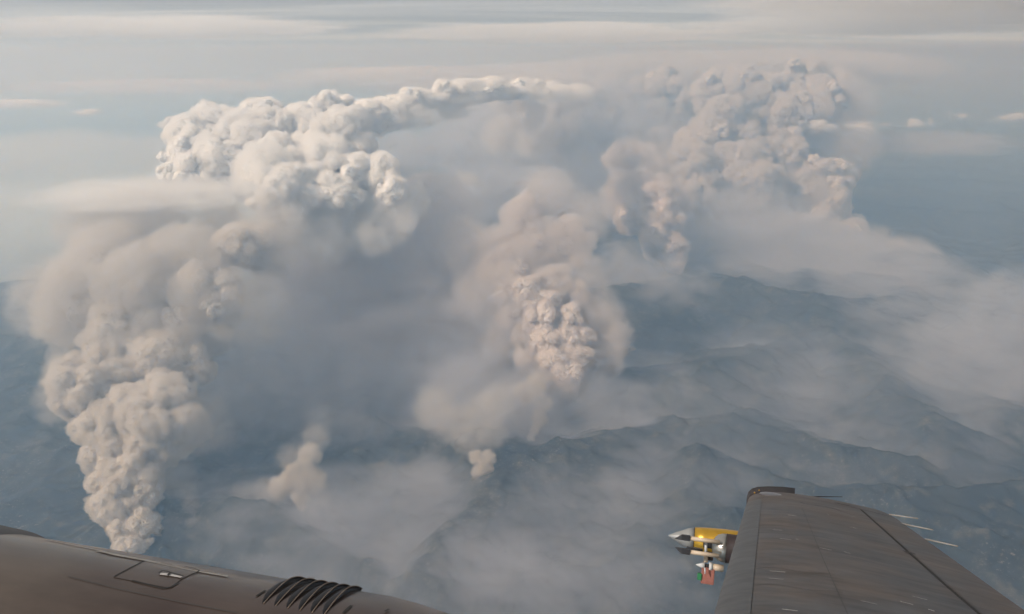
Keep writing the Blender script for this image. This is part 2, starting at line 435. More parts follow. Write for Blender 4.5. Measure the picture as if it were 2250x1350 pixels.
# --- ribbed plume between centre and right
def y5(y): return 16000 + (590 - y) * 7
spec = [(1480, 570, 26), (1455, 540, 38), (1480, 545, 36), (1430, 500, 45), (1465, 490, 45), (1400, 460, 45), (1450, 440, 45), (1390, 490, 30)]
spec = [(x, y, r * 1.15, y5(y), 'm') for x, y, r in spec]
spec += [(1490, 585, 20, y5(585), 'm'), (1440, 525, 36, y5(525) - 150, 'c'), (1468, 555, 30, y5(555) - 150, 'c'), (1415, 478, 38, y5(478) - 150, 'c'), (1450, 465, 36, y5(465) - 150, 'c'), (1430, 435, 40, y5(435), 'm'), (1400, 400, 60, y5(400) + 300, 'n'), (1385, 345, 70, y5(345) + 600, 'n'), (1450, 390, 60, y5(390) + 500, 'n')]
spec += [(1420, 420, 70, y5(420) + 400, 'n'), (1480, 440, 60, y5(440) + 400, 's'), (1360, 440, 60, y5(440) + 400, 's')]
plume('smoke_plume', ground_at(1500, 592), 'ribbed pinkish smoke plume leaning left between the middle and right plumes', 'smoke plume', spec, PINK, GS)

# --- small plumes
def small(base, specs, label, tint=BEIGE):
    plume('smoke_plume', ground_at(*base), label, 'smoke plume', specs, tint, GS)
small((660, 1120), [(664, 1108, 15, 7150, 'n'), (658, 1086, 22, 7180, 'n'), (652, 1060, 28, 7200, 'n'), (668, 1036, 30, 7250, 'n'), (642, 1036, 22, 7250, 's'), (680, 1000, 34, 7350, 's'), (692, 962, 44, 7450, 'v'), (702, 920, 46, 7600, 'w'),
                   (630, 1055, 20, 7230, 'n'), (672, 1075, 18, 7180, 'n'), (615, 1072, 34, 7250, 's'), (690, 1055, 36, 7230, 's'), (640, 1005, 46, 7320, 'v'), (600, 1090, 46, 7250, 'v'), (690, 1100, 46, 7150, 'v'), (585, 1075, 40, 7300, 'v'), (540, 1085, 40, 7300, 'v')],
      'small cream smoke puff right of the tall left plume')
small((1045, 1075), [(1043, 1070, 12, 7600, 'n'), (1052, 1050, 19, 7640, 'n'), (1062, 1028, 24, 7700, 'n'), (1072, 1006, 24, 7780, 's'), (1046, 1004, 22, 7780, 's'), (1030, 970, 48, 7900, 'v'), (1080, 955, 48, 7950, 'v'),
                     (1000, 930, 62, 8050, 'v'), (955, 895, 66, 8200, 'v'), (1060, 905, 64, 8150, 'v'), (1100, 880, 60, 8400, 'v')],
      'small yellowish smoke puff below the middle plume')
small((1175, 965), [(1168, 962, 12, 8850, 'n'), (1176, 942, 16, 8880, 'n'), (1184, 918, 20, 8920, 'n'), (1192, 890, 24, 9000, 'n'), (1168, 872, 26, 9050, 'n'), (1145, 860, 26, 9100, 's'), (1180, 845, 34, 9150, 's')],
      'thin pink wisp of smoke under the middle plume')
small((1265, 880), [(1268, 868, 15, 9500, 'm'), (1280, 850, 18, 9600, 'm'), (1245, 855, 12, 9600, 'm')],
      'tiny forked smoke puff at the foot of the middle plume')
small((1400, 800), [(1400, 788, 14, 11600, 'm'), (1385, 775, 16, 11700, 'm'), (1420, 800, 14, 11600, 's', (1.6, 1, .6)), (1480, 798, 22, 11800, 's', (2, 1, .4))],
      'tiny pale smoke puff on the ridge right of the middle plume')
small((430, 1170), [(425, 1150, 22, 6900, 'v'), (420, 1110, 26, 7000, 'v'), (410, 1080, 30, 7100, 'v')],
      'faint wispy smoke beside the foot of the tall left plume')

# ------------------------------------------------------------------ wide soft banks of drifting smoke
LILAC = (0.72, 0.73, 0.78)
GB = 'drifting banks of smoke'
def bank(px, py, rp, Y, kind, sq, label, tint=LILAC, extra=(), **k):
    root = empty('smoke_bank', at(px, py, Y), label, 'smoke', GB)
    billows(root, [(px, py, rp, Y, kind, sq)] + list(extra), tint, part='drift', **k)
bank(850, 640, 330, 12000, 'w', (1, .8, .85), 'broad lilac-grey smoke bank between the left and middle plumes', (.84, .815, .825), dscale=2.1, extra=[(720, 560, 210, 11500, 'w', (1.1, .9, .9)), (980, 700, 240, 11500, 'w', (1, 1, .9)), (900, 500, 200, 12800, 'w', (1.2, .9, .9)), (860, 830, 260, 10500, 'w', (1.2, .9, .8))])
bank(820, 1150, 290, 7000, 'w', (1.3, 1, .4), 'low smoke lying in the valley under the small cream puff', dscale=1.3, extra=[(600, 1120, 210, 7100, 'w', (1.3, 1, .34)), (980, 1080, 200, 7800, 'w', (1.2, 1, .4)), (740, 1290, 240, 5900, 'w', (1.3, 1, .32)), (1010, 1230, 220, 6200, 'w', (1.2, 1, .32))])
bank(1230, 900, 230, 9600, 'w', (1.2, 1, .55), 'low smoke pooled round the foot of the middle plume', dscale=2.0, extra=[(1400, 850, 190, 10500, 'w', (1.4, 1, .42)), (1080, 900, 200, 9300, 'w', (1.2, 1, .75)), (1000, 860, 180, 9800, 'w', (1.2, 1, .9)), (1130, 760, 200, 10500, 'w', (1.2, 1, .95)), (1350, 960, 180, 8900, 'w', (1.4, 1, .3))])
bank(1740, 590, 270, 18000, 'w', (1.2, 1, .5), 'wide grey smoke bank under the huge right column', dscale=1.3, extra=[(1620, 520, 190, 18000, 'w', (1.2, 1, .7)), (1560, 690, 230, 14800, 'w', (1.4, 1, .35)), (1900, 630, 230, 15800, 'w', (1.3, 1, .5))])
bank(1470, 680, 150, 13800, 'w', (1, 1, .9), 'thin smoke veil behind the ridge right of the middle plume', dscale=1.8, extra=[(1620, 745, 160, 12800, 'w', (1.5, 1, .22)), (1350, 620, 130, 14500, 'w', (1, 1, .9))])
bank(2110, 850, 200, 10500, 'w', (1.1, 1, .9), 'pale greenish smoke veil drifting at the right edge', dscale=1.1, extra=[(2240, 760, 190, 11500, 'w', (1, 1, 1)), (2070, 990, 130, 8800, 'w', (1.2, 1, .7)), (1960, 750, 190, 12500, 'w', (1.2, 1, .6)), (2260, 930, 150, 9500, 'w', (1, 1, .8))])
bank(1190, 330, 210, 23000, 'w', (1.3, .8, .8), 'grey smoke drift between the white cloud and the right column', dscale=2.2, extra=[(1110, 255, 150, 25000, 'w', (1.5, .8, .5)), (1300, 430, 170, 20000, 'w', (1.2, .8, .7)), (1060, 430, 170, 17000, 'w', (1.3, .8, .5)), (1330, 260, 150, 25000, 'w', (1.2, .8, .7)), (1180, 440, 130, 18000, 'w', (1.2, .8, .7)), (1420, 330, 140, 24000, 'w', (1.1, .8, .9)), (930, 330, 120, 17000, 'w', (1.4, .8, .5))])
bank(2000, 315, 180, 24000, 'w', (1.6, .8, .16), 'flat grey smoke streak right of the huge column')
bank(1250, 1150, 300, 6900, 'w', (1.2, 1, .3), 'thin low smoke veil over the slopes at bottom centre', dscale=1.15, extra=[(1300, 1310, 260, 5600, 'w', (1.3, 1, .3)), (1750, 860, 300, 10500, 'w', (1.3, 1, .25)), (1950, 1010, 260, 8500, 'w', (1.3, 1, .25)), (1050, 1290, 260, 5700, 'w', (1.2, 1, .3)), (1480, 1050, 240, 7800, 'w', (1.2, 1, .25))])
bank(100, 420, 700, 30000, 'w', (1.2, 1.2, .16), 'thin whitish haze spread over the far left distance', (.88, .92, .90), dscale=.42, extra=[(300, 560, 700, 18000, 'w', (1.2, 1, .28))])
bank(1720, 900, 480, 10000, 'w', (1.2, 1, .34), 'faint blue-grey smoke film over the right-hand slopes', dscale=.5)
bank(560, 860, 200, 9500, 'w', (1, .9, 1), 'dim smoke haze right of the tall left plume', dscale=1.2, extra=[(760, 900, 210, 9500, 'w', (1, .9, .9)), (620, 700, 180, 10500, 'w', (1, .9, 1))])
bank(1480, 155, 220, 30000, 'w', (1.5, .5, .22), 'grey smoke pall capping the right columns', GREY, dscale=2.8, extra=[(1080, 185, 220, 30000, 'w', (1.5, .5, .2)), (1850, 150, 200, 29000, 'w', (1.4, .5, .2)), (1720, 150, 220, 27000, 'w', (1.4, .5, .22)), (1250, 170, 200, 32000, 'w', (1.5, .5, .2))])

# ------------------------------------------------------------------ small and layered clouds
def cloud(specs, label, group=None, tint=WHITE, **k):
    plume('cloud', at(*specs[0][:2], specs[0][3]), label, 'cloud', specs, tint, group, **k)
cloud([(330, 426, 260, 9600, 'w', (1, .5, .17)), (470, 416, 160, 9700, 'w', (1, .5, .22)), (190, 438, 180, 9700, 'w', (1, .5, .14))], 'smooth flat cloud sheet left below the white cauliflower cloud', dscale=2.8)
cloud([(380, 272, 20, 13500, 'n', (1.2, 1, .7)), (362, 275, 14, 13500, 'n', (1.3, 1, .7)), (396, 270, 14, 13500, 'm', (1.2, 1, .7)), (412, 277, 15, 13500, 's', (1.6, 1, .6)), (372, 266, 9, 13500, 'm')], 'small lone white cloud left above the white cauliflower cloud')
cloud([(960, 412, 60, 13500, 's', (1.2, 1, .6)), (1020, 395, 40, 13600, 's', (1, 1, .7)), (930, 400, 45, 13600, 's', (1, 1, .7))], 'soft oval cloud right of the white cauliflower cloud')
cloud([(190, 247, 24, 22000, 'v', (1.5, 1, .35)), (200, 245, 10, 22000, 'n', (1.8, 1, .5)), (180, 249, 9, 22000, 'n', (1.8, 1, .5)), (212, 244, 6, 22000, 'n', (1.8, 1, .5))], 'tiny white cloud fleck at upper left')
cloud([(40, 228, 70, 26000, 'v', (1.6, 1, .14)), (-20, 225, 60, 26000, 'v', (1.6, 1, .14)), (70, 226, 14, 26000, 'n', (2.4, 1, .35)), (40, 228, 12, 26000, 'n', (2.6, 1, .35))], 'thin white cloud streak at the left edge')
GC = 'row of little clouds at right'
random.seed(5)
for px, py, r, lab in ((1800, 278, 48, 'leftmost of the little clouds strung out right of the huge column'), (1900, 278, 42, 'second of the little clouds strung out right of the huge column'),
                       (2010, 272, 40, 'third and puffiest of the little clouds strung out at right'), (2110, 256, 30, 'fourth of the little clouds strung out at right'),
                       (2225, 262, 40, 'last of the little clouds, cut by the right edge')):
    sp_ = [(px, py, r * 1.1, 20500, 'w', (1.5, 1, .32))]
    for _ in range(14):
        u_ = max(-1.5, min(1.5, random.gauss(0, .7))); q = r * random.uniform(.07, .22) * (1.2 - .5 * abs(u_))
        sp_.append((px + u_ * r, py + random.gauss(-.08, .12) * r, q, 20500 + random.uniform(-250, 250), 'n' if random.random() < .6 else 's', (random.uniform(1, 1.8), 1, random.uniform(.6, 1))))
    cloud(sp_, lab, GC, dscale=.4)
for px, py, r, Y, sx, sz, lab in ((900, 168, 300, 45000, 1.2, .08, 'long pale cloud streak below the overcast, over the white cloud'),
                                  (350, 190, 260, 60000, 1.4, .06, 'faint cloud streak at upper left by the horizon')):
    cloud([(px, py, r, Y, 'v', (sx, .7, sz))], lab)
# high grey smoke deck, well above the haze
for px, py, r, Y, sx, sz, lab in ((1250, 72, 330, 60000, 1.5, .05, 'pale cloud band stretching across the top centre'),
                                  (1950, 50, 330, 50000, 1.4, .06, 'grey cloud band across the top right corner'),
                                  (350, 60, 330, 70000, 1.4, .05, 'grey cloud band across the top left')):
    cloud([(px, py, r, Y, 'w', (sx, .7, sz * 1.6))], lab, dscale=.5)

# ------------------------------------------------------------------ the aircraft
YAW, BANK = R(14), R(22)
AX = Vector((math.cos(YAW), -math.sin(YAW), 0))                                   # aft
OX = Vector((math.sin(YAW) * math.cos(BANK), math.cos(YAW) * math.cos(BANK), -math.sin(BANK)))   # outboard
UX = AX.cross(OX)
BASE = Vector((0.6, 2.0, -1.09))                                                  # wing root, aircraft axes
craft = empty('aircraft', AX * BASE.x + OX * BASE.y + UX * BASE.z,
              'grey-brown research aircraft: engine cowling and wing carrying sensor pods', 'aircraft')
craft.rotation_euler = Matrix((AX, OX, UX)).transposed().to_euler()

def local(px, py, dist):
    d = ray(px, py).normalized() * dist
    return Vector((d.dot(AX), d.dot(OX), d.dot(UX)))

def part(name, verts, faces, m, parent=None, smooth=True):
    me = mesh_from(name, [Vector(v) - BASE for v in verts], faces, smooth)
    me.materials.append(m)
    o = bpy.data.objects.new(name, me); C.objects.link(o); o.parent = parent or craft
    return o

def paint(name, color, rough=0.5, metal=0.0, var=0.25, scale=3.0, bump=0.0, bscale=(2, 14, 6), coat=0.0, streak=True, spec=.5, stain=None):
    m, n, o = new_mat(name)
    p = n.nodes.new('ShaderNodeBsdfPrincipled'); n.links.new(p.outputs[0], o.inputs[0])
    p.inputs['Roughness'].default_value = rough; p.inputs['Specular IOR Level'].default_value = spec; p.inputs['Metallic'].default_value = metal
    p.inputs['Coat Weight'].default_value = coat
    tcn = n.nodes.new('ShaderNodeTexCoord')
    mpn = n.nodes.new('ShaderNodeMapping'); mpn.inputs['Scale'].default_value = (0.8, 2.6, 2.6) if streak else (1, 1, 1)
    n.links.new(tcn.outputs['Object'], mpn.inputs[0])
    t = n.nodes.new('ShaderNodeTexNoise'); t.inputs['Scale'].default_value = scale; t.inputs['Detail'].default_value = 6; t.inputs['Roughness'].default_value = .65
    n.links.new(mpn.outputs[0], t.inputs['Vector'])
    k = n.nodes.new('ShaderNodeMapRange'); k.inputs['From Min'].default_value = .3; k.inputs['From Max'].default_value = .7
    k.inputs['To Min'].default_value = 1 - var; k.inputs['To Max'].default_value = 1 + var
    n.links.new(t.outputs[0], k.inputs[0])
    x = n.nodes.new('ShaderNodeMixRGB'); x.blend_type = 'MULTIPLY'; x.inputs[0].default_value = 1; x.inputs[1].default_value = (*color, 1)
    n.links.new(k.outputs[0], x.inputs[2]); n.links.new(x.outputs[0], p.inputs['Base Color'])
    if stain:
        t2 = n.nodes.new('ShaderNodeTexNoise'); t2.inputs['Scale'].default_value = 1.1; t2.inputs['Detail'].default_value = 4; t2.inputs['Roughness'].default_value = .6
        n.links.new(tcn.outputs['Object'], t2.inputs['Vector'])
        r2 = n.nodes.new('ShaderNodeMapRange'); r2.inputs['From Min'].default_value = .42; r2.inputs['From Max'].default_value = .64
        n.links.new(t2.outputs[0], r2.inputs[0])
        y2 = n.nodes.new('ShaderNodeMixRGB'); y2.inputs[1].default_value = (*color, 1); y2.inputs[2].default_value = (*stain, 1)
        n.links.new(r2.outputs[0], y2.inputs[0]); n.links.new(y2.outputs[0], x.inputs[1])
    if bump:
        mb = n.nodes.new('ShaderNodeMapping'); mb.inputs['Scale'].default_value = bscale; n.links.new(tcn.outputs['Object'], mb.inputs[0])
        tb = n.nodes.new('ShaderNodeTexNoise'); tb.inputs['Scale'].default_value = 1.0; tb.inputs['Detail'].default_value = 2
        n.links.new(mb.outputs[0], tb.inputs['Vector'])
        b = n.nodes.new('ShaderNodeBump'); b.inputs['Strength'].default_value = bump; b.inputs['Distance'].default_value = .02
        n.links.new(tb.outputs[0], b.inputs['Height']); n.links.new(b.outputs[0], p.inputs['Normal'])
    return m

M_WING = paint('wing_paint', (.064, .063, .064), .5, 0, .42, 3.2, .3, (1.6, 3.5, 2), 0, spec=.22, stain=(.086, .066, .053))
M_BOOT = paint('deicing_boot_rubber', (.070, .072, .074), .5, 0, .35, 4, .15, (1, 5, 3), spec=.2)
M_COWL = paint('cowling_paint', (.040, .027, .023), .35, 0, .4, 1.6, .1, (2, 2, 2), .4, spec=.25, stain=(.066, .052, .042))
M_SEAM = paint('seam_gap', (.012, .011, .010), .8, 0, .1)
M_FAINT = paint('faint_seam', (.036, .033, .031), .6, 0, .3)
M_DARK = paint('dark_maroon_plastic', (.020, .012, .012), .6, 0, .25, 8)
M_BLACK = paint('black_metal', (.016, .016, .019), .45, 0, .3, 9)
M_SILVER = paint('brushed_silver', (.42, .40, .36), .3, .85, .08, 9, streak=False)
M_GREYN = paint('grey_nose', (.27, .27, .26), .32, .2, .1, 9, streak=False)
M_GOLD = paint('gold_anodised', (.62, .36, .05), .32, .75, .15, 9, streak=False)
M_TAN = paint('tan_tube', (.46, .36, .26), .5, 0, .12, 9)
M_WHITE = paint('white_plastic', (.48, .48, .47), .45, 0, .08, 9)
M_RED = paint('faded_red_plate', (.27, .10, .075), .6, 0, .2, 9)
M_GREEN = paint('green_block', (.02, .16, .06), .55, 0, .2, 9)
M_WICK = paint('pale_wick', (.20, .19, .175), .6, 0, .1)
M_RIM = paint('bare_rim', (.20, .15, .115), .4, .3, .2, 9)
M_CHIP = paint('chipped_light_paint', (.42, .40, .38), .5, 0, .3, 12)

# --- wing: lofted aerofoil sections
def wing_le(o): return .155 + (o - 3.96) * .097
def wing_te(o): return 1.83 + max(0, (5.2 - o)) * .02
def tipf(o):
    t = min(1, max(0, (o - 7.95) / .62)); return math.sqrt(max(0, 1 - t ** 2.6))
def foil(x): return 5 * .118 * (.2969 * math.sqrt(x) - .126 * x - .3516 * x * x + .2843 * x ** 3 - .1036 * x ** 4)
def wing_pt(o, x, up=True, off=0.0):
    le, te = wing_le(o), wing_te(o)
    f = tipf(o)
    mid = le + (te - le) * .60
    if o > 7.95:
        le = mid - (mid - le) * (f ** .75); te = mid + (te - mid) * (f ** .5)
    c = te - le; full = wing_te(min(o, 7.95)) - wing_le(min(o, 7.95))
    h = foil(x) * min(c, full) * (f ** .6 if o > 7.95 else 1)
    return Vector((le + x * c, o, -1.115 + (h * 1.12 + off if up else -h * .75 - off)))
def wing_patch(name, os_, xs, m, up=True, off=0.0, parent=None):
    v = [wing_pt(o, x, up, off) for o in os_ for x in xs]; k = len(xs)
    f = [(i * k + j, i * k + j + 1, (i + 1) * k + j + 1, (i + 1) * k + j) for i in range(len(os_) - 1) for j in range(k - 1)]
    if not up: f = [q[::-1] for q in f]
    return part(name, v, f, m, parent)
OS = list(np.linspace(1.3, 7.8, 40)) + list(np.linspace(7.9, 8.56, 18))
XS = [.5 * (1 - math.cos(math.pi * i / 40)) for i in range(41)]
loop = [(x, True) for x in XS] + [(x, False) for x in XS[::-1][1:-1]]
v = [wing_pt(o, x, u_) for o in OS for x, u_ in loop]; k = len(loop)
f = [(i * k + j, i * k + (j + 1) % k, (i + 1) * k + (j + 1) % k, (i + 1) * k + j) for i in range(len(OS) - 1) for j in range(k)]
f += [tuple(range(k))[::-1], tuple((len(OS) - 1) * k + j for j in range(k))]
wing = part('wing', v, f, M_WING)
# de-icing boot wrapped over the leading edge
OB = list(np.linspace(1.3, 7.62, 36))
XB = [.095 * (i / 10) ** 2 for i in range(11)]
loopb = [(x, False) for x in XB[::-1]] + [(x, True) for x in XB[1:]]
v = [wing_pt(o, x, u_, .004) + Vector((-.004 * (1 - abs(j - 10) / 10), 0, 0)) for o in OB for j, (x, u_) in enumerate(loopb)]; k = len(loopb)
f = [(i * k + j, i * k + j + 1, (i + 1) * k + j + 1, (i + 1) * k + j) for i in range(len(OB) - 1) for j in range(k - 1)]
boot = part('deicing_boot', v, f, M_BOOT, wing)

def strip(name, pts, w, m, parent, off=.0025):
    """a narrow seam laid along (o, x) points of the upper wing skin"""
    vs_, fs = [], []
    P = [wing_pt(o, x, True, off) for o, x in pts]
    for i, p in enumerate(P):
        t = (P[min(i + 1, len(P) - 1)] - P[max(i - 1, 0)]).normalized(); s = t.cross(Vector((0, 0, 1))).normalized() * w / 2
        vs_ += [p - s, p + s]
    for i in range(len(P) - 1): fs.append((2 * i, 2 * i + 1, 2 * i + 3, 2 * i + 2))
    return part(name, vs_, fs, m, parent)
# aileron: its own slightly raised skin with a hinge gap
ail = wing_patch('aileron', np.linspace(2.0, 7.95, 30), np.linspace(.775, .995, 8), M_WING, True, .004, wing)
strip('hinge_gap', [(o, .765) for o in np.linspace(2.0, 7.95, 30)], .016, M_SEAM, wing)
strip('hinge_gap', [(7.985, x) for x in np.linspace(.70, .99, 10)], .022, M_SEAM, wing)
strip('hinge_gap', [(8.03, x) for x in np.linspace(.60, .70, 5)], .035, M_SEAM, wing)
strip('rib_seam', [(7.62 - .06 * math.sin(i * .8) - i * .012, .34 + i * .030) for i in range(14)], .008, M_SEAM, wing)
strip('rib_seam', [(7.72, x) for x in np.linspace(.06, .32, 6)], .006, M_SEAM, wing)
for o in (4.35, 4.75, 5.9, 6.6):
    strip('skin_wrinkle', [(o + .03 * math.sin(j), .10 + j * .032) for j in range(9)], .006, M_FAINT, wing, .0015)
strip('spar_seam', [(o, .34) for o in np.linspace(1.5, 7.3, 60)], .004, M_FAINT, wing, .0015)
for o, x in ((6.05, .74), (4.45, .80), (4.42, .85)):
    strip('hinge_fitting', [(o, x), (o - .01, x + .05)], .05, M_DARK, wing, .006)
random.seed(21)
for _ in range(16):
    o = random.uniform(3.8, 7.6); x = random.uniform(.12, .7)
    strip('paint_chip', [(o, x), (o - .01, x + random.uniform(.01, .05))], random.uniform(.004, .009), M_CHIP, wing, .002)

def tube(p, q, r0, r1, n=10):
    d = (q - p).normalized(); s = d.orthogonal().normalized(); t = d.cross(s)
    v = [p + (s * math.cos(a) + t * math.sin(a)) * r0 for a in np.linspace(0, 2 * math.pi, n, endpoint=False)]
    v += [q + (s * math.cos(a) + t * math.sin(a)) * r1 for a in np.linspace(0, 2 * math.pi, n, endpoint=False)]
    f = [(i, (i + 1) % n, n + (i + 1) % n, n + i) for i in range(n)] + [tuple(range(n))[::-1], tuple(range(n, 2 * n))]
    return v, f
# static wicks behind the trailing edge
for (x0, y0), (x1, y1) in (((1962, 1132), (2017, 1140)), ((1990, 1153), (2050, 1165)), ((2042, 1187), (2105, 1201))):
    r0 = ray(x0, y0); tt = -1.11 / r0.dot(UX); p = local(x0, y0, (r0 * tt).length)
    r1 = ray(x1, y1); tt = -1.10 / r1.dot(UX); q = local(x1, y1, (r1 * tt).length)
    p = p - (q - p) * .15
    part('static_wick', *tube(p, q, .008, .006, 8), M_WICK, wing)
p = wing_pt(8.5, .35); part('static_wick', *tube(p, p + Vector((.32, .16, .015)), .005, .003, 6), M_DARK, wing)
# dark rounded cover at the leading tip corner, sitting on the tip
def tip_cover():
    pts = []
    outer = [(1641, 1092), (1644, 1082), (1652, 1074), (1665, 1070), (1690, 1069), (1720, 1070), (1747, 1073)]
    inner = [(1646, 1096), (1652, 1092), (1662, 1090), (1675, 1090), (1700, 1092), (1722, 1095), (1746, 1099)]
    vs_, fs = [], []
    for (a, b), (c, d) in zip(outer, inner):
        r_ = ray(a, b); P1 = local(a, b, 8.55); P2 = local(c, d, 8.28)
        vs_ += [P1, P2, P2 - Vector((0, 0, .10)), P1 - Vector((0, 0, .10))]
    m_ = len(outer)
    for i in range(m_ - 1):
        for j in range(4): fs.append((4 * i + j, 4 * i + (j + 1) % 4, 4 * i + 4 + (j + 1) % 4, 4 * i + 4 + j))
    fs += [(3, 2, 1, 0), tuple(4 * (m_ - 1) + j for j in range(4))]
    o = part('wing_tip_cover', vs_, fs, M_DARK, wing)
    for px, py in ((1658, 1084), (1668, 1079), (1683, 1085), (1708, 1085), (1740, 1089)):
        p = local(px, py, 8.38) + Vector((0, 0, .012))
        part('rivet', *tube(p - Vector((0, 0, .012)), p, .008, .006, 6), M_GOLD, o)
tip_cover()
# small pale lamp fairing behind it
c = wing_pt(8.0, .16)
v, f = [], []
for i in range(7):
    ph = i / 6 * math.pi / 2
    for j in range(16):
        th = j / 16 * 2 * math.pi
        v.append(c + Vector((.11 * math.cos(ph) * math.cos(th), .10 * math.cos(ph) * math.sin(th),   .022 * math.sin(ph) - .006)))
f = [(i * 16 + j, i * 16 + (j + 1) % 16, (i + 1) * 16 + (j + 1) % 16, (i + 1) * 16 + j) for i in range(6) for j in range(16)]
part('tip_lamp', v, f, paint('lamp_glass', (.10, .10, .11), .3, 0, .1), wing)

# --- lathe along the aircraft's axis (profile: aft distance, radius)
def lathe(name, c, prof, m, parent, n=28):
    v = [c + Vector((a, r * math.cos(t), r * math.sin(t))) for a, r in prof for t in np.linspace(0, 2 * math.pi, n, endpoint=False)]
    f = [(i * n + j, i * n + (j + 1) % n, (i + 1) * n + (j + 1) % n, (i + 1) * n + j) for i in range(len(prof) - 1) for j in range(n)]
    f += [tuple(range(n))[::-1], tuple((len(prof) - 1) * n + j for j in range(n))]
    return part(name, v, f, m, parent)
def block(name, c, s, m, parent, bev=.004):
    bm = bmesh.new(); bmesh.ops.create_cube(bm, size=1)
    for q in bm.verts: q.co = Vector((q.co.x * s[0], q.co.y * s[1], q.co.z * s[2])) + c - BASE
    bmesh.ops.bevel(bm, geom=bm.edges[:], offset=bev, segments=2, affect='EDGES')
    me = bpy.data.meshes.new(name); bm.to_mesh(me); bm.free(); me.materials.append(m)
    o = bpy.data.objects.new(name, me); C.objects.link(o); o.parent = parent; return o

D1 = 7.2; S1 = D1 / F
tip = local(1468, 1177, D1)
gp = lathe('gold_pod', tip, [(.215, .096), (.30, .106), (.45, .114), (.60, .114), (.62, .108), (.95, .102), (1.0, .06)], M_GOLD, craft)
lathe('nose_cone', tip, [(.0, .002), (.02, .013), (.06, .034), (.11, .057), (.16, .080), (.212, .095)], M_GREYN, gp)
lathe('band', tip + Vector((.212, 0, 0)), [(0, .0965), (.004, .0965)], M_SEAM, gp)
hp = wing_pt(tip.y, .4, False).z + .02
block('pylon', Vector((wing_le(tip.y) + .55, tip.y, (tip.z + hp) / 2)), (.45, .04, max(.04, hp - tip.z)), M_DARK, gp)
D2 = 6.75; S2 = D2 / F
c2 = local(1580, 1203, D2)
sp = lathe('silver_pod', c2, [(-.055, .004), (-.052, .03), (-.045, .055), (-.03, .078), (-.01, .095), (.02, .107), (.052, .110)], M_SILVER, craft)
lathe('dark_band', c2, [(.052, .111), (.30, .111), (.9, .105), (.95, .05)], M_DARK, sp)
hp = wing_pt(c2.y, .4, False).z + .02
block('pylon', Vector((wing_le(c2.y) + .5, c2.y, (c2.z + hp) / 2)), (.4, .04, max(.04, hp - c2.z)), M_DARK, sp)
block('vent_slot', c2 + Vector((.018, -.102, .03)), (.02, .01, .005), M_BLACK, sp, .001)
for yy, x1 in ((1184, 1575), (1214, 1573)):
    q = local(1515, yy - 1, D2 - .12); e = Vector((c2.x + .0, q.y, q.z))
    arm = part('probe_arm', *tube(q, e, .016, .016, 12), M_TAN, sp)
    t_ = [q + Vector((.004, -.022, .02)), q + Vector((.004, .022, .02)), q + Vector((.004, .022, -.02)), q + Vector((.004, -.022, -.02)),
          q + Vector((-.06, -.018, .02)), q + Vector((-.06, .018, .02)), q + Vector((-.06, .018, -.02)), q + Vector((-.06, -.018, -.02)), q + Vector((-.115, 0, -.02 if yy < 1200 else .02))]
    part('probe_tip', t_, [(3, 2, 1, 0), (0, 1, 5, 4), (1, 2, 6, 5), (2, 3, 7, 6), (3, 0, 4, 7), (4, 5, 8), (5, 6, 8), (6, 7, 8), (7, 4, 8)], M_BLACK, arm, False)
block('bracket', local(1561, 1196, D2 + .12), (.11, .06, .06), M_BLACK, sp)
block('bracket', local(1526, 1208, D2 + .12), (.13, .05, .03), M_BLACK, sp)
p = local(1551, 1188, D2 - .05); q = local(1551, 1216, D2 - .05)
part('strut', *tube(p, q, .011, .011, 10), M_WHITE, sp)
p = local(1551, 1216, D2); q = local(1551, 1236, D2)
part('post', *tube(p, q, .017, .017, 10), M_TAN, sp)
block('bracket', local(1557, 1222, D2 + .05), (.07, .05, .06), M_DARK, sp)
c3 = local(1529, 1241, D2)
pr = lathe('cone_probe', c3, [(0, .002), (.03, .014), (.066, .03)], M_WHITE, sp)
lathe('probe_neck', c3, [(.066, .016), (.10, .016)], M_BLACK, pr)
lathe('probe_ring', c3, [(.10, .032), (.126, .032)], M_WHITE, pr)
lathe('probe_barrel', c3, [(.126, .026), (.21, .026)], M_TAN, pr)
block('red_plate', local(1555, 1266, D2), (.10, .012, .125), M_RED, sp)
block('green_block', local(1537, 1267, D2), (.034, .03, .052), M_GREEN, sp)
p = local(1549, 1248, D2 - .06); q = local(1549, 1262, D2 - .06)
part('needle', *tube(p, q, .006, .003, 8), M_WHITE, pr)

# --- engine cowling
NO, NU, NR = 2.0, -1.075, .42
def nr(a): return NR * (1 - .33 * max(0, a + .74) - .02 * max(0, -a - 2.0) ** 2)
def nac(a, th, off=0.0):       # th: 0 = outboard, 90 = up, 180 = towards the cabin
    r = nr(a) + off; return Vector((a, NO + r * math.cos(th), NU + r * math.sin(th)))
def nac_hit(px, py):
    d = ray(px, py); d = Vector((d.dot(AX), d.dot(OX), d.dot(UX)))
    A_ = d.y ** 2 + d.z ** 2; B_ = d.y * NO + d.z * NU; Cc = NO * NO + NU * NU - NR * NR
    q = B_ * B_ - A_ * Cc
    t = (B_ - math.sqrt(max(q, 0))) / A_; P = d * t
    return P.x, math.atan2(P.z - NU, P.y - NO)
SA = list(np.linspace(-3.6, 1.3, 60)); n = 96
v = [nac(a, t) for a in SA for t in np.linspace(0, 2 * math.pi, n, endpoint=False)]
f = [(i * n + j, i * n + (j + 1) % n, (i + 1) * n + (j + 1) % n, (i + 1) * n + j) for i in range(len(SA) - 1) for j in range(n)]
f += [tuple(range(n))[::-1], tuple((len(SA) - 1) * n + j for j in range(n))]
cowl = part('engine_cowling', v, f, M_COWL)
